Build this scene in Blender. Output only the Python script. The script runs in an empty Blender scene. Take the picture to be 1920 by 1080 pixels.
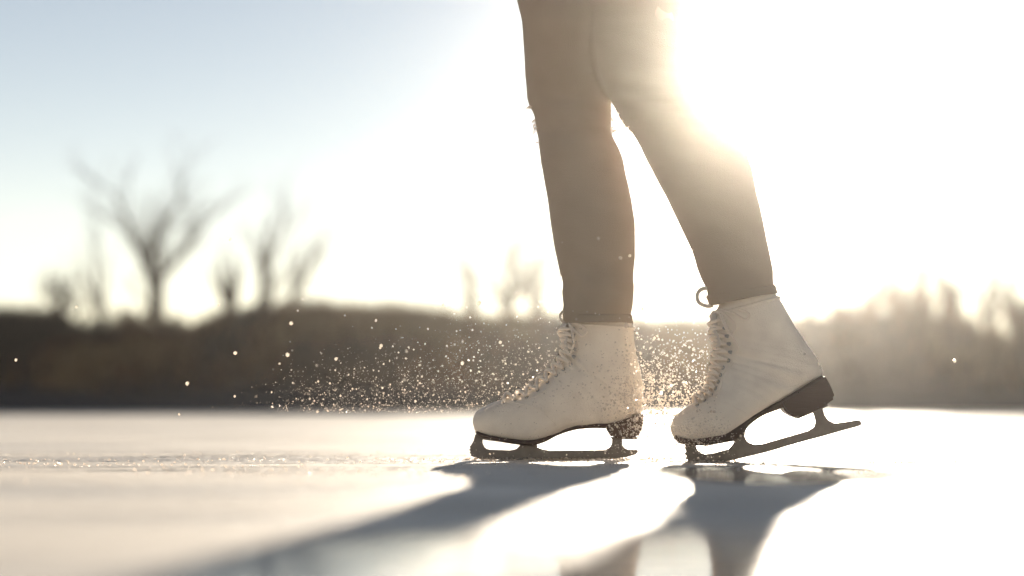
import bpy, bmesh, math, random
from mathutils import Vector, Matrix, noise

R = random.Random(7)
sc = bpy.context.scene
COL = sc.collection

# ------------------------------------------------------------------ camera
CAM_H = 0.0996
HORIZON = 752.0
FPX = 85.0 / 36.0 * 1920.0
PITCH = math.atan((HORIZON - 540.0) / FPX)
cam = bpy.data.cameras.new('camera')
cam.sensor_width = 36.0
cam.lens = 85.0
cam.clip_start = 0.02
cam.clip_end = 2000.0
cam.dof.use_dof = True
cam.dof.focus_distance = 3.98
cam.dof.aperture_fstop = 2.3
cam.dof.aperture_blades = 0
cam_ob = bpy.data.objects.new('camera', cam)
cam_ob.location = (0, 0, CAM_H)
cam_ob.rotation_euler = (math.radians(90) + PITCH, 0, 0)
COL.objects.link(cam_ob)
sc.camera = cam_ob

FWD = Vector((0, math.cos(PITCH), math.sin(PITCH)))
UP = Vector((0, -math.sin(PITCH), math.cos(PITCH)))


def ray(px, py):
    return FWD * FPX + Vector((1, 0, 0)) * (px - 960.0) + UP * (540.0 - py)


def P(px, py, Y):
    """World point on the vertical plane at depth Y that is measured at photo pixel (px, py)."""
    d = ray(px, py)
    return d * (Y / d.y) + Vector((0, 0, CAM_H))


# ------------------------------------------------------------------ sky, sun, exposure
SUN = ray(1430, 106).normalized()
SUN_EL = math.asin(SUN.z)
SUN_AZ = math.atan2(SUN.x, SUN.y)
world = bpy.data.worlds.new('World')
sc.world = world
world.use_nodes = True
wn = world.node_tree
wn.nodes.clear()
sky = wn.nodes.new('ShaderNodeTexSky')
sky.sky_type = 'NISHITA'
sky.sun_disc = False
sky.sun_elevation = SUN_EL
sky.sun_rotation = SUN_AZ
sky.altitude = 0
sky.air_density = 0.52
sky.dust_density = 0.0
sky.ozone_density = 0.7
bg = wn.nodes.new('ShaderNodeBackground')
bg.inputs['Strength'].default_value = 0.063
wo = wn.nodes.new('ShaderNodeOutputWorld')
wb = wn.nodes.new('ShaderNodeMix')          # warm white balance of the whole sky
wb.data_type = 'RGBA'
wb.blend_type = 'MULTIPLY'
wb.inputs[0].default_value = 1.0
wb.inputs[7].default_value = (1.34, .975, .745, 1)
wn.links.new(sky.outputs[0], wb.inputs[6])
wn.links.new(wb.outputs[2], bg.inputs[0])
wn.links.new(bg.outputs[0], wo.inputs[0])

sl = bpy.data.lights.new('sun', 'SUN')
sl.energy = 5.0
sl.angle = math.radians(0.55)
sl.color = (1.0, 0.87, 0.70)
so = bpy.data.objects.new('sun', sl)
so.rotation_euler = SUN.to_track_quat('Z', 'Y').to_euler()
so.location = (3, 20, 10)
COL.objects.link(so)

sc.view_settings.view_transform = 'Standard'
sc.view_settings.look = 'None'
sc.view_settings.gamma = 1.0
sc.view_settings.use_curve_mapping = False
sc.view_settings.exposure = 1.25
HAZE_DENSITY = 0.00092
HAZE_G = 0.974
sc.cycles.use_denoising = True
sc.cycles.max_bounces = 8
sc.cycles.sample_clamp_indirect = 6.0


# ------------------------------------------------------------------ helpers
class MB:
    def __init__(self):
        self.v, self.f = [], []

    def ring_loft(self, rings, closed=True, cap=True):
        b = len(self.v)
        n = len(rings[0])
        for r in rings:
            self.v += [tuple(p) for p in r]
        for i in range(len(rings) - 1):
            for k in range(n if closed else n - 1):
                k2 = (k + 1) % n
                self.f.append((b + i * n + k, b + i * n + k2, b + (i + 1) * n + k2, b + (i + 1) * n + k))
        if cap:
            self.f.append(tuple(b + k for k in range(n))[::-1])
            self.f.append(tuple(b + (len(rings) - 1) * n + k for k in range(n)))

    def tube(self, pts, rad, n=8, cap=True, loop=False):
        pts = [Vector(p) for p in pts]
        m = len(pts)
        if not isinstance(rad, (list, tuple)):
            rad = [rad] * m
        rings = []
        prev = None
        for i in range(m):
            if loop:
                t = pts[(i + 1) % m] - pts[i - 1]
            else:
                t = pts[min(i + 1, m - 1)] - pts[max(i - 1, 0)]
            if t.length < 1e-9:
                t = Vector((0, 0, 1))
            t.normalize()
            if prev is None:
                a = Vector((0, 0, 1)) if abs(t.z) < 0.9 else Vector((1, 0, 0))
                u = t.cross(a).normalized()
            else:
                u = prev - t * prev.dot(t)
                u = u.normalized() if u.length > 1e-6 else t.orthogonal().normalized()
            prev = u
            w = t.cross(u)
            rings.append([pts[i] + (u * math.cos(2 * math.pi * k / n) + w * math.sin(2 * math.pi * k / n)) * rad[i]
                          for k in range(n)])
        if loop:
            rings.append(rings[0])
            self.ring_loft(rings, True, False)
        else:
            self.ring_loft(rings, True, cap)

    def prism(self, poly, y0, y1):
        """poly: list of (x, z); extruded between y0 and y1."""
        b = len(self.v)
        n = len(poly)
        self.v += [(x, y0, z) for x, z in poly] + [(x, y1, z) for x, z in poly]
        self.f.append(tuple(range(b, b + n)))
        self.f.append(tuple(range(b + 2 * n - 1, b + n - 1, -1)))
        for k in range(n):
            k2 = (k + 1) % n
            self.f.append((b + k2, b + k, b + n + k, b + n + k2))

    def grain(self, c, r, rnd):
        b = len(self.v)
        q = Matrix.Rotation(rnd.uniform(0, 6.28), 3, Vector((rnd.gauss(0, 1), rnd.gauss(0, 1), rnd.gauss(0, 1) + .01)).normalized())
        for d in ((1, 0, 0), (-1, 0, 0), (0, 1, 0), (0, -1, 0), (0, 0, 1), (0, 0, -1)):
            self.v.append(tuple(Vector(c) + q @ (Vector(d) * r * rnd.uniform(.6, 1.3))))
        for a in ((0, 2, 4), (2, 1, 4), (1, 3, 4), (3, 0, 4), (2, 0, 5), (1, 2, 5), (3, 1, 5), (0, 3, 5)):
            self.f.append(tuple(b + i for i in a))


def wloc(o):
    v = Vector((0, 0, 0))
    while o is not None:
        v += o.location
        o = o.parent
    return v


def link(name, me, mat=None, parent=None, origin=None):
    o = bpy.data.objects.new(name, me)
    org = Vector(origin) if origin is not None else (wloc(parent) if parent else Vector((0, 0, 0)))
    me.transform(Matrix.Translation(-org))
    o.location = org - (wloc(parent) if parent else Vector((0, 0, 0)))
    o.parent = parent
    if mat:
        me.materials.clear()
        me.materials.append(mat)
    COL.objects.link(o)
    return o


def build(name, mb, mat, parent=None, origin=None, smooth=True, fix=True):
    me = bpy.data.meshes.new(name)
    me.from_pydata(mb.v, [], mb.f)
    if fix:
        bm = bmesh.new()
        bm.from_mesh(me)
        bmesh.ops.recalc_face_normals(bm, faces=bm.faces)
        bm.to_mesh(me)
        bm.free()
    for p in me.polygons:
        p.use_smooth = smooth
    return link(name, me, mat, parent, origin)


def bevelled(name, mb, mat, parent, w, seg=2):
    me = bpy.data.meshes.new(name)
    me.from_pydata(mb.v, [], mb.f)
    bm = bmesh.new()
    bm.from_mesh(me)
    bmesh.ops.recalc_face_normals(bm, faces=bm.faces)
    bmesh.ops.bevel(bm, geom=[e for e in bm.edges], offset=w, segments=seg, affect='EDGES', clamp_overlap=True)
    bmesh.ops.triangulate(bm, faces=bm.faces)
    bm.to_mesh(me)
    bm.free()
    return link(name, me, mat, parent)


def tag(o, label=None, cat=None, group=None, kind=None):
    if label: o['label'] = label
    if cat: o['category'] = cat
    if group: o['group'] = group
    if kind: o['kind'] = kind
    return o


def empty(name, loc, label, cat, group=None):
    o = bpy.data.objects.new(name, None)
    o.empty_display_size = .1
    o.location = loc
    COL.objects.link(o)
    return tag(o, label, cat, group)


def copy_tree(o, parent=None):
    c = o.copy()
    COL.objects.link(c)
    c.parent = parent
    for ch in list(o.children):
        copy_tree(ch, c)
    return c


def catmull(pts, k):
    """pts: list of tuples (any length); k sub-steps per span."""
    out = []
    n = len(pts)
    for i in range(n - 1):
        p0, p1, p2, p3 = pts[max(i - 1, 0)], pts[i], pts[i + 1], pts[min(i + 2, n - 1)]
        for s in range(k):
            t = s / k
            out.append(tuple(.5 * ((2 * b) + (-a + c) * t + (2 * a - 5 * b + 4 * c - d) * t * t + (-a + 3 * b - 3 * c + d) * t ** 3)
                             for a, b, c, d in zip(p0, p1, p2, p3)))
    out.append(tuple(pts[-1]))
    return out


def lerp_tab(tab, x):
    if x <= tab[0][0]:
        return tab[0][1]
    for (a, b), (c, d) in zip(tab, tab[1:]):
        if x <= c:
            return b + (d - b) * (x - a) / (c - a)
    return tab[-1][1]


# ------------------------------------------------------------------ materials
def mat(name, col, rough=.6, spec=.5, metal=0.0, var=0.0, vscale=30., bump=0., bscale=200., sheen=0., trans=0., stretch=(1, 1, 1)):
    m = bpy.data.materials.new(name)
    m.use_nodes = True
    nt = m.node_tree
    b = nt.nodes['Principled BSDF']
    b.inputs['Base Color'].default_value = (*col, 1)
    b.inputs['Roughness'].default_value = rough
    b.inputs['Specular IOR Level'].default_value = spec
    b.inputs['Metallic'].default_value = metal
    if sheen:
        b.inputs['Sheen Weight'].default_value = sheen
        b.inputs['Sheen Roughness'].default_value = .4
    tc = nt.nodes.new('ShaderNodeTexCoord')
    mp = nt.nodes.new('ShaderNodeMapping')
    mp.inputs['Scale'].default_value = stretch
    nt.links.new(tc.outputs['Object'], mp.inputs[0])
    if var:
        n = nt.nodes.new('ShaderNodeTexNoise')
        n.inputs['Scale'].default_value = vscale
        n.inputs['Detail'].default_value = 6
        nt.links.new(mp.outputs[0], n.inputs[0])
        mx = nt.nodes.new('ShaderNodeMix')
        mx.data_type = 'RGBA'
        mx.inputs[6].default_value = (*[c * (1 - var) for c in col], 1)
        mx.inputs[7].default_value = (*[min(1, c * (1 + var)) for c in col], 1)
        nt.links.new(n.outputs[0], mx.inputs[0])
        nt.links.new(mx.outputs[2], b.inputs['Base Color'])
    if bump:
        n2 = nt.nodes.new('ShaderNodeTexNoise')
        n2.inputs['Scale'].default_value = bscale
        n2.inputs['Detail'].default_value = 4
        nt.links.new(mp.outputs[0], n2.inputs[0])
        bp = nt.nodes.new('ShaderNodeBump')
        bp.inputs['Strength'].default_value = bump
        bp.inputs['Distance'].default_value = .002
        nt.links.new(n2.outputs[0], bp.inputs['Height'])
        nt.links.new(bp.outputs[0], b.inputs['Normal'])
    return m


M = {}
M['leather'] = mat('white_leather', (.90, .79, .68), .44, .45, var=.16, vscale=34, bump=.55, bscale=520)
M['tongue'] = mat('tongue_leather', (.66, .60, .54), .6, .3, var=.1, bump=.2, bscale=500)
M['sole'] = mat('brown_sole', (.075, .05, .04), .45, .4, var=.3, vscale=60, bump=.2, bscale=300)
M['heel'] = mat('brown_stacked_heel', (.085, .055, .045), .45, .4, var=.25, vscale=40, bump=.3, bscale=160, stretch=(.2, .2, 3))
M['steel'] = mat('blade_steel', (.17, .145, .13), .30, .5, metal=.75, var=.25, vscale=90, bump=.15, bscale=500)
M['hook'] = mat('hook_metal', (.45, .43, .42), .3, .5, metal=.8)
M['lace'] = mat('white_lace', (.90, .80, .69), .8, .2, bump=.4, bscale=1500)
M['jeans'] = mat('veiled_denim', (.39, .32, .25), .9, .12, var=.10, vscale=16, bump=.6, bscale=900, sheen=.0)  # dark denim, with the glare veil over the legs put into its tan base
M['thread'] = mat('denim_thread', (.55, .44, .34), .9, .1)
M['skin'] = mat('skin', (.55, .36, .28), .5, .4)
M['jacket'] = mat('dark_jacket', (.05, .05, .06), .8, .2, var=.2, bump=.4, bscale=300)
M['hair'] = mat('brown_hair', (.09, .05, .03), .5, .4, bump=.6, bscale=120, stretch=(1, 1, .1))
M['bark'] = mat('winter_bark', (.06, .048, .04), .9, .1, var=.35, vscale=4, bump=.5, bscale=30)
M['twig'] = mat('winter_twig', (.075, .052, .04), .9, .1, var=.3, vscale=2)
M['brush'] = mat('dry_brush', (.16, .078, .045), .95, .05, var=.75, vscale=1.0)
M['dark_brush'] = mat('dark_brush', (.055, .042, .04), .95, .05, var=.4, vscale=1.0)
M['grass'] = mat('dry_grass', (.26, .165, .085), .95, .05, var=.5, vscale=.9)

# ------------------------------------------------------------------ ground: bank terrain and ice
CREST = [(-900, 575), (-200, 566), (0, 570), (95, 574), (150, 600), (215, 602), (255, 592), (320, 594), (365, 592), (405, 578),
         (500, 568), (600, 563), (680, 556), (760, 556), (820, 562), (890, 576), (1050, 584), (1250, 582), (1480, 574),
         (1650, 574), (1770, 570), (1822, 588), (1846, 606), (1866, 590), (1888, 618), (1910, 604), (1940, 572), (2400, 560), (3200, 570)]
Y_SHORE = 22.0
KD = 22.0 / 45.0


def shore_y(x):
    return Y_SHORE - 1.6 * (1 / (1 + math.exp((x + 1.5) / 1.7))) + .25 * noise.noise(Vector((x * .5, 3.1, 0)))


def land_h(x, y):
    s = y - shore_y(x)
    if s < 0:
        return max(-.5, s * .6)
    px = 960 + x / max(y, 1) * FPX
    crest = CAM_H + (HORIZON - lerp_tab(CREST, px)) / FPX * 25.5
    ledge = .10
    t = max(0.0, min(1.0, (s - .3) / 3.4))
    t = t * t * (3 - 2 * t)
    h = ledge * min(1, s / .2) + (crest - .26 - ledge) * t
    h += .08 * noise.noise(Vector((x * 1.0, y * 1.0, 0))) * min(1, s * 2) * (.4 + t) + .025 * noise.noise(Vector((x * 4.2, y * 4.2, 5))) * min(1, s * 2)
    if s > 6:
        h -= min(.8, (s - 6) * .03)
    return h


def axis(lo, hi, dense_lo, dense_hi, fine, coarse):
    out, v = [], lo
    while v < hi:
        out.append(v)
        v += fine if dense_lo <= v < dense_hi else coarse
    return out + [hi]


xs = axis(-130, 130, -9, 10, .17, 4.0)
ys = axis(18, 150, 19, 29, .17, 4.0)
tm = MB()
for y in ys:
    for x in xs:
        tm.v.append((x, y, land_h(x, y)))
nx = len(xs)
for j in range(len(ys) - 1):
    for i in range(nx - 1):
        a = j * nx + i
        tm.f.append((a, a + 1, a + 1 + nx, a + nx))

mg = bpy.data.materials.new('bank_earth')
mg.use_nodes = True
nt = mg.node_tree
b = nt.nodes['Principled BSDF']
b.inputs['Roughness'].default_value = .95
b.inputs['Specular IOR Level'].default_value = .1
geo = nt.nodes.new('ShaderNodeNewGeometry')
n1 = nt.nodes.new('ShaderNodeTexNoise')
n1.inputs['Scale'].default_value = .9
n1.inputs['Detail'].default_value = 8
nt.links.new(geo.outputs['Position'], n1.inputs[0])
rp = nt.nodes.new('ShaderNodeValToRGB')
rp.color_ramp.elements[0].position = .35
rp.color_ramp.elements[0].color = (.035, .028, .026, 1)
rp.color_ramp.elements[1].position = .68
rp.color_ramp.elements[1].color = (.12, .07, .045, 1)
nt.links.new(n1.outputs[0], rp.inputs[0])
# bluish grey margin low on the bank, set by height above the ice
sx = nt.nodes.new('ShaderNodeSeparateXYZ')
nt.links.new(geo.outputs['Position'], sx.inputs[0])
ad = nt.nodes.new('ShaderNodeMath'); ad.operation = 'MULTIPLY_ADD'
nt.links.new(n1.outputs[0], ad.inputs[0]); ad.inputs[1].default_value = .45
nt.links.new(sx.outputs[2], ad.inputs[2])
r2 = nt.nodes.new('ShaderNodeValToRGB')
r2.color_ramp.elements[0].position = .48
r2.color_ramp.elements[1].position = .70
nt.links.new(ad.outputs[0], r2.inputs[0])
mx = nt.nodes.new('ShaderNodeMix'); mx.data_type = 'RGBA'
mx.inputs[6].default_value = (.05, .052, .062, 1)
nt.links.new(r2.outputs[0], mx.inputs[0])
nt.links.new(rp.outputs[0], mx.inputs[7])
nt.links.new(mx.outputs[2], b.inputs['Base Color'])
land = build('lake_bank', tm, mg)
tag(land, 'low dark brown bank along the far shore of the frozen lake', kind='structure')

# ---- ice
im = MB()


def stepped(zones):
    out = []
    for lo, hi, st in zones:
        n = max(1, round((hi - lo) / st))
        out += [lo + (hi - lo) * k / n for k in range(n)]
    return out + [zones[-1][1]]


ix = stepped([(-130, -6, 6), (-6, -1.3, .25), (-1.3, 1.5, .0042), (1.5, 6, .25), (6, 130, 6)])
iy = stepped([(-30, -1, 2.5), (-1, 3.1, .1), (3.1, 3.6, .016), (3.6, 4.6, .0075), (4.6, 5.6, .02), (5.6, 9, .2), (9, 34, 2.5)])
ra = random.Random(77)
ARCS = [(ra.uniform(-1.2, .35), ra.uniform(3.3, 4.9), ra.uniform(-.16, .16), ra.uniform(.25, .7)) for _ in range(22)] + [(.46, 3.90, .03, .30)]
for y in iy:
    fy = math.exp(-((y - 4.05) / .9) ** 2)
    for x in ix:
        z = 0.0
        if -1.31 < x < 1.51 and fy > .05:
            pt = max(0.0, min(1.0, noise.noise(Vector((x * 2.0, y * 3.2, 1.7))) * 1.6 + .55))
            z = (noise.noise(Vector((x * 70, y * 45, 0))) * .0014 * pt + noise.noise(Vector((x * 150, y * 90, 4))) * .0010 * pt
                 + noise.noise(Vector((x * 11, y * 9, 8))) * .0007) * fy
            for ax, ay, sl_, L_ in ARCS:
                d = y - (ay + sl_ * (x - ax) + .03 * (x - ax) ** 2)
                if abs(d) < .05 and abs(x - ax) < L_:
                    fd = min(1.0, (L_ - abs(x - ax)) / .12)
                    z += fd * (.0009 * math.exp(-((d - .014) / .009) ** 2) * (.5 + .8 * noise.noise(Vector((x * 60, ax, 3)))) - .0014 * math.exp(-(d / .010) ** 2))
        im.v.append((x, y, z))
nx = len(ix)
for j in range(len(iy) - 1):
    for i in range(nx - 1):
        a = j * nx + i
        im.f.append((a, a + 1, a + 1 + nx, a + nx))

mi = bpy.data.materials.new('frosted_ice')
mi.use_nodes = True
nt = mi.node_tree
L = nt.links
nt.nodes.clear()
out = nt.nodes.new('ShaderNodeOutputMaterial')
frost = nt.nodes.new('ShaderNodeBsdfPrincipled')
clear = nt.nodes.new('ShaderNodeBsdfPrincipled')
frost.inputs['Roughness'].default_value = .50
frost.inputs['IOR'].default_value = 1.31
clear.inputs['Roughness'].default_value = .06
clear.inputs['IOR'].default_value = 1.31
clear.inputs['Base Color'].default_value = (.30, .29, .28, 1)
geo = nt.nodes.new('ShaderNodeNewGeometry')


def nz(scale, stretch, detail=6, rough=.55):
    mp = nt.nodes.new('ShaderNodeMapping')
    mp.inputs['Scale'].default_value = stretch
    L.new(geo.outputs['Position'], mp.inputs[0])
    n = nt.nodes.new('ShaderNodeTexNoise')
    n.inputs['Scale'].default_value = scale
    n.inputs['Detail'].default_value = detail
    n.inputs['Roughness'].default_value = rough
    L.new(mp.outputs[0], n.inputs[0])
    return n.outputs[0]


def math_(op, a, b_=None, c=None, clamp=False):
    n = nt.nodes.new('ShaderNodeMath')
    n.operation = op
    n.use_clamp = clamp
    for i, v in enumerate((a, b_, c)):
        if v is None: continue
        if isinstance(v, (int, float)): n.inputs[i].default_value = v
        else: L.new(v, n.inputs[i])
    return n.outputs[0]


def sstep(v, lo, hi):
    n = nt.nodes.new('ShaderNodeMapRange')
    n.interpolation_type = 'SMOOTHSTEP'
    n.inputs[1].default_value = lo
    n.inputs[2].default_value = hi
    L.new(v, n.inputs[0])
    return n.outputs[0]


# frost colour: patchy snow dust over greyer ice
big = nz(.9, (1, .55, 1), 7, .6)
fine = nz(38, (1, .6, 1), 6, .7)
cm = nt.nodes.new('ShaderNodeMix'); cm.data_type = 'RGBA'
cm.inputs[6].default_value = (.78, .70, .60, 1)
cm.inputs[7].default_value = (.95, .87, .76, 1)
L.new(sstep(math_('ADD', big, math_('MULTIPLY', math_('SUBTRACT', fine, .5), .35)), .36, .60), cm.inputs[0])
L.new(cm.outputs[2], frost.inputs['Base Color'])
# bump: fine frost grain + long skating scratches
scr = nz(9, (1, 14, 1), 4, .6)
grain = nz(260, (1, 1, 1), 3, .7)
band = nz(1.6, (.35, 1.3, 1), 6, .6)
L.new(math_('MULTIPLY_ADD', sstep(band, .3, .7), .40, .36), frost.inputs['Roughness'])
hsum = math_('ADD', math_('MULTIPLY', grain, .35), math_('ADD', math_('MULTIPLY', fine, 1.0), math_('ADD', math_('MULTIPLY', scr, .5), math_('MULTIPLY', band, 4.0))))
bp = nt.nodes.new('ShaderNodeBump')
bp.inputs['Strength'].default_value = .8
bp.inputs['Distance'].default_value = .006
L.new(hsum, bp.inputs['Height'])
L.new(bp.outputs[0], frost.inputs['Normal'])
bp2 = nt.nodes.new('ShaderNodeBump')
bp2.inputs['Strength'].default_value = .12
bp2.inputs['Distance'].default_value = .0012
L.new(nz(14, (1, .5, 1), 3, .5), bp2.inputs['Height'])
L.new(bp2.outputs[0], clear.inputs['Normal'])
# where the wind has swept the frost off and the ice is bare: two smooth patches with ragged rims
sx = nt.nodes.new('ShaderNodeSeparateXYZ')
L.new(geo.outputs['Position'], sx.inputs[0])
wob = math_('MULTIPLY', math_('SUBTRACT', nz(5, (1, 1, 1), 5, .6), .5), .9)


def ellipse(cx, cy, rx, ry):
    a = math_('POWER', math_('DIVIDE', math_('ABSOLUTE', math_('SUBTRACT', sx.outputs[0], cx)), rx), 2.0)
    c = math_('POWER', math_('DIVIDE', math_('ABSOLUTE', math_('SUBTRACT', sx.outputs[1], cy)), ry), 2.0)
    d = math_('ADD', math_('SQRT', math_('ADD', a, c)), wob)
    return math_('SUBTRACT', 1.0, sstep(d, .75, 1.15))


bare = math_('MAXIMUM', ellipse(.36, 3.32, .19, .40), ellipse(.13, .80, .36, 1.0))
mxs = nt.nodes.new('ShaderNodeMixShader')
L.new(math_('MULTIPLY', bare, .88), mxs.inputs[0])
L.new(frost.outputs[0], mxs.inputs[1])
L.new(clear.outputs[0], mxs.inputs[2])
L.new(mxs.outputs[0], out.inputs[0])
ice = build('frozen_lake', im, mi, smooth=True, fix=False)
tag(ice, 'frozen lake of frosted bright ice crossed by long leg shadows', kind='structure')

# ------------------------------------------------------------------ vegetation on the far bank
def branch_set(rnd, base, H, spread, lean=0., r0=.05, levels=4, forks=3, first=.25, droop=0.):
    """Returns (trunk polylines, crown polylines); each = (pts, radii)."""
    trunk, crown = [], []

    def grow(p, d, length, rad, lev):
        pts, rr = [p.copy()], [rad]
        n = 4 if lev < 2 else 3
        for i in range(n):
            d = (d + Vector((rnd.gauss(0, .10), rnd.gauss(0, .10), rnd.gauss(.03 - droop, .05)))).normalized()
            p = p + d * (length / n)
            pts.append(p.copy())
            rr.append(rad * (1 - .5 * (i + 1) / n))
        (trunk if lev == 0 else crown).append((pts, rr, 6 if lev < 2 else 3))
        if lev >= levels:
            return
        k = forks + (2 if lev < 2 else 0) + rnd.randint(0, 1)
        for j in range(k):
            f = first + (1 - first) * (j + rnd.random() * .8) / k
            f = min(f, .98)
            q = f * n
            i0 = min(int(q), n - 1)
            bp_ = pts[i0].lerp(pts[i0 + 1], q - i0)
            ang = rnd.uniform(0, 6.283)
            side = Vector((math.cos(ang), math.sin(ang), 0))
            nd = (d * 1.0 + side * spread * (1 if lev == 0 else 1.5) * rnd.uniform(.6, 1.25) + Vector((lean * .25, 0, .12))).normalized()
            grow(bp_, nd, length * (rnd.uniform(.7, 1.1) if lev == 0 else rnd.uniform(.45, .8)), max(.0021, rr[i0] * (.60 if lev == 0 else .48)), lev + 1)
    grow(Vector(base), Vector((lean, 0, 1)).normalized(), H, r0, 0)
    return trunk, crown


def tree(px, ytop, Y, label, spread=.55, lean=0., seed=1, r0=.05, levels=4, forks=3, name='bare_tree', group='bare winter trees on the far bank', first=.25, pole=False):
    rnd = random.Random(seed)
    Y *= KD
    r0 *= .62
    x = (px - 960) / FPX * Y
    z0 = land_h(x, Y) - .05
    top = CAM_H + (HORIZON - ytop) / FPX * Y
    H = (top - z0)
    tr, cr = branch_set(rnd, (0, 0, 0), H * (.78 if pole else .55), spread, lean, r0, levels, forks, first)
    zmax = max(p.z for l in (tr, cr) for pts, _, _ in l for p in pts)
    k = H / zmax
    t = empty(name, (x, Y, z0), label, 'tree', group)
    for nm, lst, m in (('trunk', tr, M['bark']), ('crown', cr, M['twig'])):
        mb = MB()
        for pts, rr, n in lst:
            mb.tube([(p.x * k + x, p.y * k + Y, p.z * k + z0) for p in pts], rr, n, cap=False)
        build(nm, mb, m, t, fix=False)
    return t


G_L = 'bare winter trees left of the skater'
tree(296, 238, 55.0, 'tallest bare tree with the widest fan of branches, far left bank', .66, .04, 11, .115, 4, 3, group=G_L, first=.04)
tree(206, 305, 56.5, 'tall narrow bare tree just left of the widest one', .22, 0.0, 12, .085, 4, 2, group=G_L, pole=True)
tree(116, 490, 54.0, 'short dense bare tree, farthest left on the bank', .35, 0.0, 13, .09, 4, 3, group=G_L)
tree(150, 535, 55.0, 'low twiggy sapling right beside the short farthest left tree', .5, 0.0, 14, .03, 3, 3, group=G_L)
tree(438, 430, 54.5, 'short straight sapling midway between the widest tree and the leaning pair', .14, 0.0, 15, .11, 3, 2, group=G_L, pole=True)
tree(484, 285, 55.5, 'tall bare tree leaning slightly right, above the brown bank', .42, .12, 16, .10, 4, 2, group=G_L, first=.15)
tree(528, 395, 57.0, 'faint bare tree slanting strongly to the right, left bank', .28, .55, 17, .07, 4, 2, group=G_L)
G_M = 'faint bare trees behind the front leg'
tree(892, 425, 57.0, 'faint slim bare tree, left one of those beside the front shin', .26, 0.0, 61, .06, 3, 4, group=G_M, first=.1)
tree(952, 390, 58.0, 'faint bare tree, tallest of those beside the front shin', .42, .03, 62, .07, 3, 4, group=G_M, first=.08)
tree(1004, 405, 57.5, 'faint bare tree nearest the front shin', .30, 0.0, 63, .06, 3, 4, group=G_M, first=.1)
G_R = 'bare winter trees right of the skater'
tree(1513, 415, 57.0, 'thin pole like bare tree just right of the raised boot', .10, 0.0, 31, .11, 3, 2, group=G_R, pole=True)
tree(1580, 540, 55.0, 'low twiggy bare tree between the pole like tree and the right clump', .5, 0.0, 38, .06, 4, 3, group=G_R, first=.1)
tree(1632, 505, 55.0, 'small dense bare tree left of the big right clump', .45, 0.0, 32, .08, 4, 3, group=G_R, first=.1)
tree(1686, 466, 53.5, 'rounded bare tree, left half of the big right clump', .30, 0.0, 33, .09, 4, 3, group=G_R, first=.1)
tree(1732, 448, 54.5, 'dense bare tree, tallest of the big right clump', .26, 0.0, 44, .10, 4, 3, group=G_R, first=.1)
tree(1776, 495, 56.0, 'slight bare tree at the right flank of the big right clump', .40, 0.0, 39, .07, 4, 3, group=G_R, first=.1)
tree(1812, 480, 55.0, 'slender bare tree between the right clump and the bright gap', .30, 0.0, 35, .085, 4, 3, group=G_R, first=.15)
tree(1858, 492, 54.0, 'bare tree leaning left beside the bright gap at far right', .36, -.08, 36, .07, 4, 3, group=G_R, first=.15)
tree(1908, 462, 53.0, 'dense bare tree at the right end of the bank', .30, 0.0, 37, .10, 4, 3, group=G_R, first=.1)


def shrub(px, ytop, w, Y, label, seed, dense=26, group='brown shrubs on the far bank'):
    rnd = random.Random(seed)
    Y *= KD
    x = (px - 960) / FPX * Y
    z0 = land_h(x, Y) - .05
    H = CAM_H + (HORIZON - ytop) / FPX * Y - z0
    W = w / FPX * Y
    s = empty('shrub', (x, Y, z0), label, 'shrub', group)
    st, tw = MB(), MB()
    for i in range(dense):
        a = rnd.uniform(0, 6.28)
        d = Vector((math.cos(a) * W * .5 * math.sqrt(rnd.random()), math.sin(a) * W * .4, H * rnd.uniform(.72, 1.0)))
        o = Vector((x + d.x * .25, Y + d.y * .25, z0))
        m = o + d * .5 + Vector((rnd.gauss(0, .04), rnd.gauss(0, .04), 0))
        e = o + d
        st.tube([o, m, e], [.008, .005, .0025], 4, cap=False)
        for j in range(16):
            t = rnd.uniform(.25, 1)
            q = o.lerp(m, t * 2) if t < .5 else m.lerp(e, t * 2 - 1)
            v = Vector((rnd.gauss(0, .6), rnd.gauss(0, .6), rnd.uniform(.1, 1))).normalized() * rnd.uniform(.12, .34) * max(.25, H)
            v *= .7
            tw.tube([q, q + v * .5 + Vector((0, 0, .01)), q + v], [.0045, .0035, .002], 3, cap=False)
    build('stem', st, M['bark'], s, fix=False)
    build('foliage', tw, M['brush'], s, fix=False)
    return s


shrub(245, 580, 70, 50.0, 'dark low shrub at the foot of the widest bare tree, left side', 1, 34)
shrub(310, 588, 60, 50.4, 'dark low shrub at the foot of the widest bare tree, right side', 2, 30)
shrub(60, 570, 110, 50.2, 'broad brown shrub on the bank at the far left edge', 3, 40)
shrub(455, 572, 90, 50.6, 'brown shrub under the straight sapling', 4, 34)
shrub(580, 560, 110, 51.0, 'broad brown shrub left of the rounded hump', 5, 40)
shrub(1600, 566, 90, 50.5, 'brown shrub left of the right hand tree clump', 6, 36)
shrub(1715, 545, 130, 50.8, 'broad dark shrub in front of the right hand tree clump', 7, 60)
shrub(1925, 560, 70, 50.2, 'tall dark shrub at the right edge of the picture', 8, 46)
shrub(1795, 572, 80, 49.6, 'low brown shrub below the bright gap at far right', 9, 34)

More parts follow.
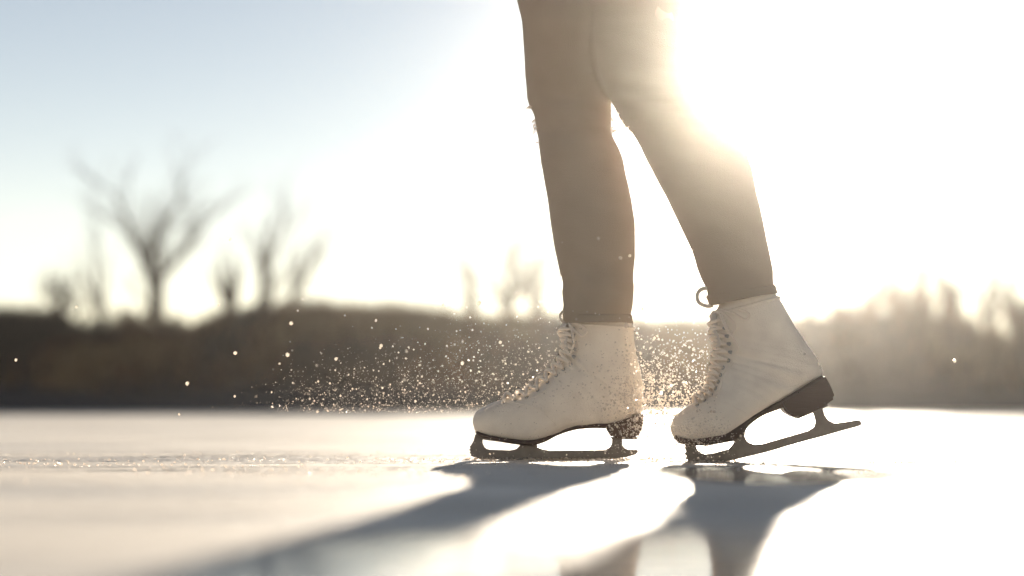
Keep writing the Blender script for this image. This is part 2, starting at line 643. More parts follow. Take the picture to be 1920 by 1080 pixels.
# dry undergrowth covering the slope: uncountable
ug, gr, dk = MB(), MB(), MB()
for i in range(10000):
    x = R.uniform(-7, 7.2)
    s = R.uniform(1.05, 4.8)
    y = shore_y(x) + s
    z = land_h(x, y) - .02
    h = R.uniform(.09, .27) * (1.0 if s > 1.5 else .5)
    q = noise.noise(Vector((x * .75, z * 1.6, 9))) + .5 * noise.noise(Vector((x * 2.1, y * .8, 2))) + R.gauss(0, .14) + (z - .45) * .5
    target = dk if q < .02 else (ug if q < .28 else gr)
    for k in range(3):
        a = R.uniform(0, 6.28)
        w = R.uniform(.006, .015)
        o = Vector((x + R.gauss(0, .04), y + R.gauss(0, .04), z))
        tip = o + Vector((math.cos(a) * h * .4, math.sin(a) * h * .4, h))
        sd = Vector((-math.sin(a), math.cos(a), 0)) * w
        bi = len(target.v)
        mid = o.lerp(tip, .5) + Vector((0, 0, h * .08))
        target.v += [tuple(o - sd), tuple(o + sd), tuple(mid + sd * .8), tuple(mid - sd * .8), tuple(tip)]
        target.f += [(bi, bi + 1, bi + 2, bi + 3), (bi + 3, bi + 2, bi + 4)]
tag(build('undergrowth', ug, M['brush'], fix=False, smooth=False), 'dark reddish brown winter undergrowth covering the far bank', 'undergrowth', kind='stuff')
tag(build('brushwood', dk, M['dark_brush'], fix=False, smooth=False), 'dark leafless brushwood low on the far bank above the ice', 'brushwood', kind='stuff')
tag(build('dry_grass', gr, M['grass'], fix=False, smooth=False), 'pale tan dry grass growing among the undergrowth on the bank', 'grass', kind='stuff')

# ------------------------------------------------------------------ the skater
Y_F = 4.10     # leg that leads (far side)
Y_B = 3.97     # trailing leg (near side)
base = P(1130, 861, 4.03)
person = empty('person', (base.x, 4.03, 0), 'person in white figure skates and ripped jeans paled by painted-in glare, gliding to the left', 'person')


def superring(A, B, hw, Y, n=32, off=0.0):
    """Ring round the segment A-B (world points in the plane Y), lateral half width hw."""
    m = (A + B) / 2
    u = (A - B) / 2
    ul = u.length
    un = u / ul if ul > 1e-6 else Vector((0, 0, 1))
    pts = []
    for k in range(n):
        ph = 2 * math.pi * k / n
        pts.append(sp(m, un, ul + off, hw + off, ph))
    return pts


def sp(m, un, ul, hw, ph):
    c, s = math.cos(ph), math.sin(ph)
    e = 2 / 2.25 if c > 0 else 2 / 3.2
    cc = math.copysign(abs(c) ** e, c)
    ss = math.copysign(abs(s) ** e, s)
    return m + un * ul * cc + Vector((0, 1, 0)) * hw * ss


class Boot:
    def __init__(self, pairs, Y):
        self.tab = pairs
        self.Y = Y

    def at(self, t):
        i = max(0, min(int(t), len(self.tab) - 2))
        n = len(self.tab)
        p = [self.tab[max(i - 1, 0)], self.tab[i], self.tab[i + 1], self.tab[min(i + 2, n - 1)]]
        s = t - i
        r = [.5 * ((2 * b_) + (-a + c) * s + (2 * a - 5 * b_ + 4 * c - d) * s * s + (-a + 3 * b_ - 3 * c + d) * s ** 3)
             for a, b_, c, d in zip(*p)]
        return P(r[0], r[1], self.Y), P(r[2], r[3], self.Y), r[4]

    def surf(self, t, ph, off=0.0):
        A, B, hw = self.at(t)
        m, u = (A + B) / 2, (A - B) / 2
        return sp(m, u.normalized(), u.length + off, hw + off, ph)


FRONT = Boot([
    (886.2, 793, 888.5, 799, .012), (887.5, 783, 893, 811, .026), (896, 769, 911, 819, .035), (924, 755, 945, 826, .042),
    (957, 745, 992, 831, .046), (989, 736, 1030, 821, .044), (1018, 713, 1072, 805, .040), (1040, 692, 1122, 799, .036),
    (1053, 676, 1172, 795, .033), (1059, 661, 1201, 772, .033), (1061, 646, 1206, 735, .034), (1061, 633, 1200, 694, .035),
    (1060, 620, 1191.5, 656, .038), (1060, 607, 1187, 614, .041), (1068, 588, 1178, 588, .040), (1070, 572, 1176, 570, .039)], Y_F)
BACK = Boot([
    (1257.6, 803, 1259.5, 808, .012), (1259, 794, 1264, 820, .026), (1266, 780, 1283, 827, .035), (1290, 761.5, 1318, 829, .042),
    (1310, 748, 1360, 822, .046), (1328, 733, 1392, 800, .044), (1336, 714, 1424, 775, .040), (1339.5, 695, 1465, 752, .036),
    (1343, 676, 1510, 728, .033), (1345.5, 660, 1538, 703, .033), (1343.5, 642, 1532, 676, .034), (1340.5, 625, 1514, 648, .035),
    (1338, 608, 1490, 613, .038), (1338, 590, 1458, 557, .041), (1348, 572, 1442, 548, .039), (1352, 558, 1438, 534, .038)], Y_B)


def skate(boot, sole_top, sole_bot, heel_poly, blade_poly, plate_polys, hw_tab, bow, lbl, seed):
    Y = boot.Y
    rnd = random.Random(seed)
    n = len(boot.tab)
    rings = []
    K = 7
    for i in range((n - 1) * K + 1):
        A, B, hw = boot.at(min(i / K, n - 1.0001))
        rings.append(superring(A, B, hw, Y, 40))
    # soft creases across the ankle
    for i, r in enumerate(rings):
        t = i / K
        amp = .0034 * math.exp(-((t - 8.3) / 1.6) ** 2)
        for k, p in enumerate(r):
            w = amp * noise.noise(Vector((t * 2.6 + seed, math.cos(2 * math.pi * k / 40) * 1.6, seed)))
            r[k] = p + (p - (r[0] + r[20]) / 2).normalized() * w * 2
    mb = MB()
    mb.ring_loft(rings)
    org = P(blade_poly[0][0], blade_poly[0][1], Y)
    s = build('ice_skate', mb, M['leather'], person, origin=(org.x, Y, 0))
    s['label'] = lbl
    # sole plate follows the underside
    top = catmull([(*q,) for q in sole_top], 5)
    bot = catmull([(*q,) for q in sole_bot], 5)
    rings = []
    for j, (a, c) in enumerate(zip(top, bot)):
        A, B = P(*a, Y), P(*c, Y)
        hw = lerp_tab(hw_tab, j / (len(top) - 1))
        ring = []
        for k in range(16):
            ph = 2 * math.pi * k / 16
            cc = math.copysign(abs(math.cos(ph)) ** .35, math.cos(ph))
            ss = math.copysign(abs(math.sin(ph)) ** .35, math.sin(ph))
            ring.append((A + B) / 2 + (A - B) / 2 * cc + Vector((0, hw * ss, 0)))
        rings.append(ring)
    mb = MB(); mb.ring_loft(rings)
    build('sole', mb, M['sole'], s)
    # stacked heel
    mb = MB()
    pl = [P(x, y, Y) for x, y in heel_poly]
    mb.prism([(p.x, p.z) for p in pl], Y - .031, Y + .031)
    bevelled('heel', mb, M['heel'], s, .004)
    # blade runner with its posts, one steel plate
    mb = MB()
    pl = [P(x, y, Y) for x, y in blade_poly]
    mb.prism([(p.x, p.z) for p in pl], Y - .0022, Y + .0022)
    bl = build('blade', mb, M['steel'], s, smooth=False)
    for q in plate_polys:
        mb = MB()
        pl = [P(x, y, Y) for x, y in q]
        mb.prism([(p.x, p.z) for p in pl], Y - .024, Y + .024)
        bevelled('mounting_plate', mb, M['steel'], s, .0012, 1)
    # tongue
    rings = []
    tt = [9.5, 10.3, 11.1, 11.9, 12.6, 13.1]
    for j, t in enumerate(tt):
        A, B, hw = boot.at(t)
        u = (A - B).normalized()
        rr = []
        wob = .002 * math.sin(j * 2.3 + seed)
        for k in range(14):
            ph = 2 * math.pi * k / 14
            rr.append(A + u * (.0015 + wob + .005 * math.cos(ph)) + Vector((0, .024 * math.sin(ph), 0)) - u * .004 * (math.sin(ph) ** 2))
        rings.append(rr)
    mb = MB(); mb.ring_loft(rings)
    build('tongue', mb, M['tongue'], s)
    # collar binding
    mb = MB()
    loopn = 40
    mb.tube([boot.surf(12.95, 2 * math.pi * k / loopn, .0006) for k in range(loopn)], .0028, 6, loop=True)
    build('collar', mb, M['leather'], s)
    # stitched seams: quarter seam and heel counter
    for path in ([(3.6 + 1.9 * (k / 14) + .5 * math.sin(k / 14 * 3.1), .55 + 1.5 * (k / 14)) for k in range(15)],
                 [(7.6 + 2.9 * (k / 14), 2.15 + .75 * math.sin(k / 14 * 1.5)) for k in range(15)],
                 [(5.2 + 7.2 * (k / 20), .80 + .08 * math.sin(k)) for k in range(21)]):
        for sgn in (-1, 1):
            mb = MB()
            mb.tube([boot.surf(t, sgn * ph, .0001) for t, ph in path], .0009, 5)
            build('seam', mb, M['leather'], s)
    # laces: crossing rungs over the instep, through eyelets below and hooks above
    steps = [3.55, 4.2, 4.85, 5.5, 6.15, 6.8, 7.5, 8.3, 9.2, 10.0, 10.8, 11.6, 12.4]
    for i, t in enumerate(steps):
        e = .62 if t < 8 else .72
        for sgn in (-1, 1):
            if t < 8.5:
                mb = MB()
                c = boot.surf(t, sgn * e, .0006)
                u = (boot.surf(t + .1, sgn * e) - boot.surf(t - .1, sgn * e)).normalized()
                w = (boot.surf(t, sgn * (e + .06)) - boot.surf(t, sgn * (e - .06))).normalized()
                mb.tube([c + (u * math.cos(a * .7854) + w * math.sin(a * .7854)) * .0028 for a in range(8)], .0009, 5, loop=True)
                build('eyelet', mb, M['hook'], s)
            else:
                mb = MB()
                c = boot.surf(t, sgn * e, .001)
                nrm = (boot.surf(t, sgn * e, .01) - boot.surf(t, sgn * e, 0)).normalized()
                w = (boot.surf(t, sgn * (e + .06)) - boot.surf(t, sgn * (e - .06))).normalized()
                mb.tube([c - nrm * .002, c + nrm * .003, c + nrm * .006 + w * .003, c + nrm * .0055 + w * .007], [.003, .0024, .0026, .0034], 8)
                build('lace_hook', mb, M['hook'], s)
        if i + 1 < len(steps):
            t2 = steps[i + 1]
            for sgn in (-1, 1):
                mb = MB()
                pts = []
                for k in range(13):
                    f = k / 12
                    ph = sgn * e * (1 - 2 * f)
                    lift = .0026 + (.0056 if sgn > 0 else .0038) * math.sin(math.pi * f) + .0010 * rnd.random()
                    pts.append(boot.surf(t + (t2 - t) * f, ph, lift))
                mb.tube(pts, .0029, 7)
                build('lace', mb, M['lace'], s)
    # the bow
    for pts, r in bow:
        mb = MB()
        mb.tube([P(x, y, Y + dy) for x, y, dy in catmull(pts, 5)], r, 7)
        build('lace_bow', mb, M['lace'], s)
    return s


DZ = 3.0
skate(FRONT,
      [(889, 800), (897, 808), (915, 814), (947, 820), (992, 824), (1019, 819), (1045, 807), (1077, 797), (1110, 794), (1145, 792), (1190, 778)],
      [(892, 812), (900, 819), (916, 823), (947, 830), (992, 835), (1020, 829), (1046, 816), (1078, 806), (1110, 803), (1145, 802), (1196, 788)],
      [(1134, 797), (1170, 791), (1203, 772), (1207, 785), (1200, 812), (1194, 821), (1148, 821), (1140, 812)],
      [(880, 849), (883.5, 851.5), (882.5, 854.5), (888, 857), (897, 860), (930, 861.5), (1000, 862), (1080, 862), (1140, 861), (1172, 858), (1192, 852), (1197, 846), (1194, 843),
       (1178, 843), (1171, 840), (1167, 834), (1166, 820), (1148, 820), (1147, 832), (1143, 839), (1134, 844),
       (1030, 845), (1016, 842), (1006, 836), (1004, 828), (976, 829), (974, 836), (968, 842), (956, 844.5), (918, 843), (909, 839), (905, 831), (905, 818), (891, 815),
       (888, 826), (883, 835), (880, 838), (882.5, 840.5), (879, 843.5), (882.5, 846)],
      [[(893, 812), (908, 819), (1008, 834), (1008, 838), (906, 824), (892, 817)], [(1144, 819), (1196, 819), (1194, 823.5), (1147, 823.5)]],
      [(0, .014), (.1, .030), (.3, .040), (.42, .038), (.6, .026), (.8, .027), (1, .028)],
      [([(1061, 606, -.01), (1052, 601, -.012), (1050, 591, -.012), (1056, 584, -.01), (1063, 588, -.008)], .0022),
       ([(1061, 610, .01), (1051, 615, .012), (1047, 624, .014), (1054, 633, .012), (1060, 634, .01)], .0022),
       ([(1066, 606, -.03), (1080, 622, -.046), (1092, 630, -.05), (1100, 620, -.05), (1088, 609, -.045), (1072, 604, -.034)], .0022),
       ([(1068, 607, -.034), (1076, 640, -.05), (1070, 662, -.04)], .0020)],
      'leading white figure skate gliding flat on the ice', 5)

skate(BACK,
      [(1260, 808), (1266, 814), (1283, 821), (1318, 819), (1360, 806), (1392, 787), (1424, 768), (1458, 752), (1490, 735), (1515, 722), (1538, 703)],
      [(1262, 816), (1270, 828), (1290, 834), (1330, 833), (1382, 822), (1402, 799), (1428, 780), (1462, 766), (1494, 752), (1522, 738), (1548, 722)],
      [(1458, 752), (1490, 733), (1541, 702), (1553, 722), (1562, 746), (1545, 759), (1532, 767), (1493, 784), (1477, 779), (1464, 767)],
      [(1284.5, 859.5), (1289.5, 862), (1288, 866.5), (1293, 868), (1298, 870), (1310, 871), (1335, 869), (1371, 863.5), (1440, 847), (1520, 824), (1614, 798), (1615.5, 793), (1610, 786.5),
       (1564, 793), (1553, 788), (1546, 778), (1541, 762), (1523, 770), (1526, 779), (1529, 791), (1526, 801), (1516, 807), (1432, 831.5), (1414, 833), (1401, 828), (1396, 818),
       (1398, 806), (1403, 796), (1382, 806), (1379, 820), (1374, 833), (1366, 842), (1340, 849), (1322, 852), (1311, 848), (1306, 840), (1303, 829), (1284, 827), (1284.5, 842), (1286.5, 847), (1283, 851), (1287.5, 854.5)],
      [[(1272, 828), (1320, 832), (1384, 820), (1386, 824.5), (1322, 836.5), (1272, 832)], [(1490, 781), (1548, 757), (1550, 761), (1492, 786)]],
      [(0, .014), (.1, .030), (.3, .040), (.42, .038), (.6, .026), (.8, .027), (1, .028)],
      [([(1336, 573, -.01), (1324, 574, -.014), (1310, 567, -.016), (1307, 555, -.016), (1312, 545, -.014), (1323, 541, -.012), (1334, 546, -.008)], .0034),
       ([(1340, 583, -.016), (1334, 591, -.012), (1341, 600, -.012), (1333, 607, -.012), (1342, 621, -.014)], .0024),
       ([(1346, 580, -.03), (1362, 592, -.046), (1378, 610, -.052), (1372, 628, -.054), (1358, 610, -.05), (1350, 588, -.038)], .0022),
       ([(1350, 580, -.034), (1376, 588, -.05), (1398, 600, -.055), (1404, 588, -.055), (1384, 580, -.05)], .0022),
       ([(1352, 582, -.036), (1366, 620, -.056), (1384, 650, -.056), (1380, 662, -.05)], .0020)],
      'trailing white figure skate tipped on its toe pick with brown heel showing', 9)

# ---- jeans: both legs and hips as one garment
LEG_F = [(-330, 985, 1190, .100), (-200, 968, 1200, .105), (-90, 962, 1190, .100), (0, 969, 1182, .092), (42, 978.5, 1176, .089), (100, 983, 1165, .085), (150, 986, 1156, .081),
         (195, 993, 1148, .077), (235, 1001, 1149, .074), (270, 1011, 1158, .072), (320, 1018, 1172, .070), (370, 1025, 1183, .069), (420, 1033, 1190, .068),
         (470, 1041, 1191, .065), (510, 1049, 1188, .061), (520, 1053, 1187, .060), (560, 1056.5, 1184, .057), (590, 1058, 1183, .056), (600, 1057.5, 1184, .0565), (606, 1059, 1184, .056)]
LEG_B = [(-330, 1040, 1275, .100), (-200, 1050, 1300, .105), (-90, 1065, 1305, .100), (0, 1082, 1297, .092), (50, 1095, 1296, .089), (100, 1112, 1303, .086), (150, 1128, 1318, .082),
         (195, 1146, 1342, .080), (225, 1165, 1360, .078), (250, 1186, 1378, .076), (280, 1203, 1396, .073), (320, 1224, 1410, .070), (370, 1250, 1420, .068),
         (420, 1275, 1431, .066), (465, 1296, 1440, .063), (505, 1311, 1447, .060), (540, 1325, 1452, .057), (556, 1333, 1455, .056)]
# slanted cuffs: the hem of the trailing leg rises to the right with the boot
me = bpy.data.meshes.new('jeans')
jm = MB()
WEB = [(-140, 1070, 1215, .092), (0, 1080, 1212, .086), (80, 1092, 1205, .080), (130, 1110, 1190, .068), (165, 1128, 1166, .050), (182, 1141, 1151, .03)]
for tab, Y, slant, sd in ((LEG_F, Y_F, 0.0, 1), (LEG_B, Y_B, -.20, 2), (WEB, 4.03, 0.0, 3)):
    rings = []
    rows = catmull(tab, 6)
    for y, xl, xr, hd in rows:
        cx = (xl + xr) / 2
        w = (xr - xl) / 2
        Yc = Y if y > 195 else Y + (4.035 - Y) * .75 * min(1, (195 - y) / 150)
        k2 = max(0, (y - 470) / 90) if slant else 0
        ring = []
        for k in range(56):
            ph = 2 * math.pi * k / 56
            c, s_ = math.cos(ph), math.sin(ph)
            cc = math.copysign(abs(c) ** .94, c)
            ss = math.copysign(abs(s_) ** .94, s_)
            q = P(cx + w * cc, y + slant * w * cc * k2 + (6 * k2), Yc)
            q.y = Yc + hd * ss
            # cloth folds behind the knee and above the cuff
            kn = math.exp(-((y - 235) / 60) ** 2) + 1.2 * math.exp(-((y - 560) / 45) ** 2) + .25
            d = Vector((cc * .8, ss, 0))
            f = noise.noise(Vector((q.x * 9 + sd * 7, q.y * 9, q.z * 34 + q.x * 12))) * .0070 * kn
            f += noise.noise(Vector((q.x * 20 + sd * 3, q.y * 20, q.z * 80))) * .0022 * kn
            ring.append(q + d * f)
        rings.append(ring)
    jm.ring_loft(rings)
me.from_pydata(jm.v, [], jm.f)
bm = bmesh.new(); bm.from_mesh(me); bmesh.ops.recalc_face_normals(bm, faces=bm.faces); bm.to_mesh(me); bm.free()
tmp = bpy.data.objects.new('jeans_source', me)
COL.objects.link(tmp)
md = tmp.modifiers.new('union', 'REMESH')
md.mode = 'VOXEL'
md.voxel_size = .0042
md.use_smooth_shade = True
dg = bpy.context.evaluated_depsgraph_get()
jme = bpy.data.meshes.new_from_object(tmp.evaluated_get(dg))
jme.name = 'jeans'
bpy.data.objects.remove(tmp)
for p in jme.polygons: p.use_smooth = True
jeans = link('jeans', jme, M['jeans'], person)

# folded hems
def leg_ring(tab, Y, slant, y, off, n=56, wob=0.0):
    for (ya, la, ra_, da), (yb, lb, rb, db) in zip(tab, tab[1:]):
        if ya <= y <= yb:
            break
    t = (y - ya) / (yb - ya)
    xl, xr, hd = la + (lb - la) * t, ra_ + (rb - ra_) * t, da + (db - da) * t
    cx, w = (xl + xr) / 2, (xr - xl) / 2
    k2 = max(0, (y - 470) / 90) if slant else 0
    out = []
    for k in range(n):
        ph = 2 * math.pi * k / n
        q = P(cx + w * math.cos(ph), y + slant * w * math.cos(ph) * k2 + 6 * k2 + wob * math.sin(ph * 3 + y), Y)
        q.y = Y + hd * math.sin(ph)
        out.append(q + Vector((math.cos(ph), math.sin(ph), 0)) * off)
    return out


for tab, Y, slant in ((LEG_F, Y_F, 0.0), (LEG_B, Y_B, -.20)):
    ye = tab[-1][0]
    mb = MB()
    prof = [(ye - 16, -.001), (ye - 15, .0014), (ye - 13, .0022), (ye - 7, .0020), (ye - 2, .0030), (ye - .3, .0032), (ye - .05, .0020), (ye - 2, -.0008)]
    mb.ring_loft([leg_ring(tab, Y, slant, y, o, 56, .8) for y, o in prof], True, False)
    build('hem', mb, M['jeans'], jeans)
th = MB()
rt = random.Random(3)


def threads(pts, Y, out_dir, n, lmin, lmax):
    for i in range(n):
        f = rt.random() * (len(pts) - 1)
        j = int(f)
        a, b_ = pts[j], pts[min(j + 1, len(pts) - 1)]
        x = a[0] + (b_[0] - a[0]) * (f - j)
        y = a[1] + (b_[1] - a[1]) * (f - j)
        o = P(x, y, Y + rt.gauss(0, .012))
        l = rt.uniform(lmin, lmax)
        d = Vector((out_dir * rt.uniform(.4, 1), rt.gauss(0, .5), rt.uniform(-.9, .5))).normalized()
        o = o - Vector((out_dir * .004, 0, 0))
        th.tube([o, o + d * (l * .6 + .004), o + d * (l + .004) + Vector((rt.gauss(0, .002), 0, -.25 * l))], [.0009, .0007, .0004], 4)


threads([(993, 195), (1001, 235), (1011, 270), (1018, 310)], Y_F, -1, 14, .002, .009)
threads([(993, 196), (995, 205)], Y_F, -1, 6, .004, .008)
threads([(1001, 232), (1003, 241)], Y_F, -1, 6, .004, .008)
threads([(1049, 508), (1052, 516)], Y_F, -1, 8, .001, .004)
threads([(1148, 195), (1149, 240), (1153, 250)], Y_F, 1, 14, .002, .007)
threads([(1149, 196), (1165, 225), (1186, 248)], Y_B, -1, 22, .002, .008)
threads([(1296, 462), (1299, 470)], Y_B, -1, 8, .001, .003)
threads([(1184, 600), (1184, 606)], Y_F, 1, 8, .001, .004)
build('frayed_threads', th, M['thread'], jeans)['kind'] = 'stuff'

# ---- body: one continuous figure inside the clothes
def skin_mesh(name, verts, edges, rad, root=0, sub=2):
    m = bpy.data.meshes.new(name)
    m.from_pydata([tuple(v) for v in verts], edges, [])
    o = bpy.data.objects.new(name + '_source', m)
    COL.objects.link(o)
    sm = o.modifiers.new('skin', 'SKIN')
    for i, r in enumerate(rad):
        o.data.skin_vertices[0].data[i].radius = (r, r)
        o.data.skin_vertices[0].data[i].use_root = (i == root)
    ss = o.modifiers.new('sub', 'SUBSURF')
    ss.levels = sub
    d = bpy.context.evaluated_depsgraph_get()
    r = bpy.data.meshes.new_from_object(o.evaluated_get(d))
    bpy.data.objects.remove(o)
    r.name = name
    for p in r.polygons: p.use_smooth = True
    return r


def Q(px, py, Y): return P(px, py, Y)
bv = [Q(1132, -230, 4.035), Q(1126, -340, 4.035), Q(1112, -480, 4.035), Q(1098, -600, 4.035), Q(1086, -680, 4.035), Q(1074, -745, 4.035), Q(1066, -830, 4.035),
      Q(1100, -560, 4.19), Q(1140, -400, 4.25), Q(1120, -240, 4.27), Q(1100, -150, 4.27),
      Q(1100, -560, 3.88), Q(1150, -400, 3.82), Q(1170, -230, 3.80), Q(1165, -140, 3.80),
      Q(1085, -60, 4.07), Q(1078, 230, 4.10), Q(1112, 440, 4.10), Q(1122, 600, 4.10), Q(1130, 740, 4.10), Q(950, 790, 4.10),
      Q(1185, -60, 4.01), Q(1258, 225, 3.97), Q(1352, 430, 3.97), Q(1402, 570, 3.97), Q(1440, 680, 3.97), Q(1310, 795, 3.97)]
be = [(0, 1), (1, 2), (2, 3), (3, 4), (4, 5), (5, 6), (3, 7), (7, 8), (8, 9), (9, 10), (3, 11), (11, 12), (12, 13), (13, 14),
      (0, 15), (15, 16), (16, 17), (17, 18), (18, 19), (19, 20), (0, 21), (21, 22), (22, 23), (23, 24), (24, 25), (25, 26)]
br = [.055, .08, .10, .08, .048, .075, .085, .045, .036, .028, .03, .045, .036, .028, .03,
      .05, .04, .04, .030, .026, .022, .085, .045, .042, .030, .026, .022]
link('body', skin_mesh('body', bv, be, br), M['skin'], person)
jv = [Q(1134, -150, 4.035), Q(1132, -250, 4.035), Q(1124, -360, 4.035), Q(1112, -480, 4.035), Q(1100, -590, 4.035), Q(1090, -650, 4.035),
      Q(1102, -560, 4.20), Q(1142, -400, 4.26), Q(1122, -255, 4.28), Q(1102, -560, 3.87), Q(1152, -400, 3.81), Q(1172, -245, 3.79)]
je = [(0, 1), (1, 2), (2, 3), (3, 4), (4, 5), (4, 6), (6, 7), (7, 8), (4, 9), (9, 10), (10, 11)]
jr = [.155, .15, .135, .15, .12, .07, .07, .056, .045, .07, .056, .045]
link('jacket', skin_mesh('jacket', jv, je, jr, 2), M['jacket'], person)
hv = [Q(1078, -850, 4.035), Q(1092, -790, 4.035), Q(1104, -700, 4.035), Q(1120, -600, 4.035)]
link('hair', skin_mesh('hair', hv, [(0, 1), (1, 2), (2, 3)], [.085, .095, .07, .03]), M['hair'], person)

# ------------------------------------------------------------------ ice spray, chips and shavings
ms = bpy.data.materials.new('ice_grain')
ms.use_nodes = True
nt = ms.node_tree
nt.nodes.clear()
o_ = nt.nodes.new('ShaderNodeOutputMaterial')
gls = nt.nodes.new('ShaderNodeBsdfGlass')
gls.inputs['IOR'].default_value = 1.31
gls.inputs['Roughness'].default_value = .2
tr_ = nt.nodes.new('ShaderNodeBsdfTranslucent')
tr_.inputs[0].default_value = (.98, .87, .76, 1)
df = nt.nodes.new('ShaderNodeBsdfDiffuse')
df.inputs[0].default_value = (.95, .86, .76, 1)
gl = nt.nodes.new('ShaderNodeBsdfGlossy')
gl.inputs[0].default_value = (1, .97, .94, 1)
gl.inputs['Roughness'].default_value = .25
a1 = nt.nodes.new('ShaderNodeMixShader'); a1.inputs[0].default_value = .25
a2 = nt.nodes.new('ShaderNodeMixShader'); a2.inputs[0].default_value = .22
nt.links.new(tr_.outputs[0], a1.inputs[1]); nt.links.new(df.outputs[0], a1.inputs[2])
nt.links.new(a1.outputs[0], a2.inputs[1]); nt.links.new(gl.outputs[0], a2.inputs[2])
a3 = nt.nodes.new('ShaderNodeMixShader'); a3.inputs[0].default_value = .2
nt.links.new(a2.outputs[0], a3.inputs[1]); nt.links.new(gls.outputs[0], a3.inputs[2])
nt.links.new(a3.outputs[0], o_.inputs[0])
M['grain'] = ms

PXM = 4.03 / FPX
sp_ = MB()
rs = random.Random(21)


def gr_(px, py, Y, rpx):
    p = P(px, py, Y)
    if p.z < .001: return
    sp_.grain(p, rpx * 1.3 * PXM, rs)


# dense burst behind the leading heel
for i in range(1900):
    px = rs.gauss(1203, 40); py = rs.gauss(766, 50)
    if py > 850 or px > 1300: continue
    gr_(px, py, Y_F - .045 - abs(rs.gauss(0, .16)), min(2.4, rs.lognormvariate(-.15, .45)))
# between the boots
for i in range(1700):
    px = rs.uniform(1170, 1345); py = 780 - abs(rs.gauss(0, 75))
    gr_(px, py, rs.gauss(4.0, .07), min(2.6, rs.lognormvariate(-.05, .5)))
# on the trailing toe
for i in range(650):
    px = rs.gauss(1308, 36); py = rs.gauss(820, 20)
    if px < 1245 or py > 866: continue
    gr_(px, py, Y_B - .046 - abs(rs.gauss(0, .12)), min(2.2, rs.lognormvariate(-.15, .38)))
# along the leading boot and blade
for i in range(160):
    px = rs.uniform(884, 1200); py = rs.gauss(828, 22)
    if py > 862: continue
    gr_(px, py, Y_F - .05 - abs(rs.gauss(0, .02)), min(1.7, rs.lognormvariate(-.35, .35)))
# long trail drifting forward, low over the ice
for i in range(5600):
    u = rs.random() ** .75
    px = 520 + 590 * u + rs.gauss(0, 45)
    py = 774 - abs(rs.gauss(0, 36 + 66 * u))
    gr_(px, py, rs.gauss(4.05, .20), min(2.0, rs.lognormvariate(-1.05, .62)))
# thin upper veil
for i in range(230):
    px = rs.triangular(500, 1340, 1150); py = rs.triangular(540, 770, 720)
    gr_(px, py, rs.gauss(4.03, .22), rs.uniform(.8, 2.1))
tag(build('ice_spray', sp_, M['grain'], fix=False, smooth=False), 'glittering spray of fine ice grains kicked up round both skates', 'ice spray', kind='stuff')

# soft out of focus flecks nearer and farther
for i in range(110):
    px = rs.triangular(480, 1360, 1150); py = rs.triangular(560, 775, 720)
    gr_(px, py, rs.choice((rs.uniform(3.2, 3.7), rs.uniform(4.5, 5.4))), rs.uniform(1.2, 2.4))
# single chips one can pick out
CH = [(30, 675, 4.03, 3.2, 'white ice chip farthest left, alone before the dark bank'),
      (1790, 677, 4.03, 3.6, 'white ice chip farthest right, alone before the dark bank'),
      (1163, 484, 3.93, 4.2, 'larger of two ice chips side by side before the front shin'),
      (1181, 480, 3.93, 3.4, 'smaller of two ice chips side by side before the front shin'),
      (441, 662, 4.10, 4.2, 'bright ice chip highest at the left tail of the spray'),
      (351, 719, 3.85, 4.4, 'tan glinting ice chip low at the left tail of the spray'),
      (898, 569, 3.95, 5.0, 'large bright ice chip high above the leading toe'),
      (715, 648, 4.05, 3.8, 'bright ice chip above the middle of the spray'),
      (867, 681, 4.03, 3.8, 'bright oval ice chip just above the leading toe'),
      (938, 642, 4.03, 3.8, 'bright ice chip over the instep of the leading boot'),
      (546, 606, 3.75, 4.2, 'blurred tan ice chip high left of the spray'),
      (539, 665, 3.78, 4.4, 'blurred pale ice chip left above the spray'),
      (630, 673, 4.05, 3.6, 'crisp ice chip left above the densest trail'),
      (1174, 610, 4.0, 5.4, 'brightest pinkish ice chip at the front jeans cuff'),
      (969, 735, 4.02, 5.0, 'white ice chip floating just above the leading boot laces'),
      (1508, 664, 3.90, 3.0, 'tiny ice chip before the ankle of the trailing boot'),
      (1122, 447, 3.55, 3.0, 'blurred faint ice chip highest on the front shin'),
      (705, 601, 4.05, 3.2, 'ice chip highest above the middle of the spray'),
      (831, 572, 4.0, 3.2, 'ice chip left of the large bright one above the toe'),
      (143, 576, 4.0, 2.6, 'tiny ice chip near the short tree at far left'),
      (410, 571, 4.0, 2.6, 'tiny ice chip left of the straight sapling'),
      (431, 449, 4.0, 2.6, 'tiny ice chip in the sky between the bare trees'),
      (336, 777, 4.0, 2.6, 'tiny ice chip at the ice edge left of the spray'),
      (440, 743, 4.0, 2.8, 'tiny ice chip low in the left tail of the spray'),
      (1280, 600, 4.0, 2.8, 'ice chip between the boots highest in the burst'),
      (1205, 579, 4.0, 3.2, 'ice chip beside the front cuff in the leg gap')]
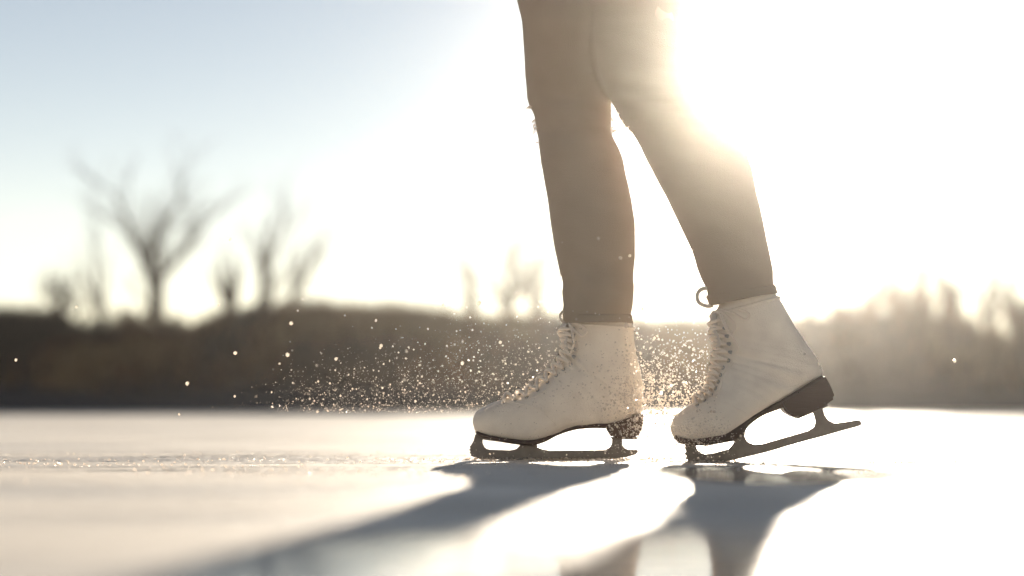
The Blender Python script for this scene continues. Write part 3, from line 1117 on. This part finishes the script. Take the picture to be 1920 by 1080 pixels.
for (px, py, Y, r, lb) in CH:
    mb = MB()
    c = P(px, py, Y)
    me_ = bpy.data.meshes.new('ice_chip')
    bm = bmesh.new()
    bmesh.ops.create_icosphere(bm, subdivisions=1, radius=r * Y / FPX)
    for v in bm.verts:
        v.co = Vector((v.co.x * rs.uniform(.75, 1.1), v.co.y, v.co.z * rs.uniform(.85, 1.2))) + c
    bm.to_mesh(me_); bm.free()
    tag(link('ice_chip', me_, M['grain'], origin=c), lb, 'ice chip', 'single ice chips flying through the air')

# crumbs lying on the ice
cr = MB()
rc = random.Random(5)
for i in range(10000):
    x = rc.uniform(-1.25, 1.45); y = 3.78 + rc.gauss(0, .42)
    if noise.noise(Vector((x * 2.2, y * 5, 2))) + rc.gauss(0, .25) < 0: continue
    r = min(.0026, rc.lognormvariate(-7.15, .5))
    cr.grain((x, y, r * .4), r, rc)
for i in range(1500):
    x = rc.gauss(.10, .10); y = rc.gauss(4.10, .012)
    r = min(.0034, rc.lognormvariate(-6.9, .45))
    cr.grain((x, y, r * .5 + rc.random() * .002), r, rc)
for i in range(700):
    x = rc.gauss(.30, .05); y = rc.gauss(3.96, .02)
    r = min(.0030, rc.lognormvariate(-7.0, .45))
    cr.grain((x, y, r * .5), r, rc)
tag(build('ice_crumbs', cr, M['grain'], fix=False, smooth=False), 'loose ice crumbs and shavings scattered over the ice round the skates', 'ice crumbs', kind='stuff')

# ------------------------------------------------------------------ haze added round the whole scene to give the sun's lens glare
hz = MB()
x0, x1, y0, y1, z0, z1 = -140, 140, -40, 160, -1.6, 3.05
hz.v = [(x, y, z) for z in (z0, z1) for y in (y0, y1) for x in (x0, x1)]
hz.f = [(0, 2, 3, 1), (4, 5, 7, 6), (0, 1, 5, 4), (2, 6, 7, 3), (0, 4, 6, 2), (1, 3, 7, 5)]
mh = bpy.data.materials.new('glare_haze')
mh.use_nodes = True
nt = mh.node_tree
nt.nodes.clear()
o_ = nt.nodes.new('ShaderNodeOutputMaterial')
pv = nt.nodes.new('ShaderNodeVolumePrincipled')
pv.inputs['Color'].default_value = (.97, .94, .90, 1)
pv.inputs['Density'].default_value = HAZE_DENSITY
pv.inputs['Anisotropy'].default_value = HAZE_G
nt.links.new(pv.outputs[0], o_.inputs['Volume'])
tag(build('haze', hz, mh, smooth=False), 'thin sunlit winter haze filling the air over the lake', 'haze', kind='stuff')
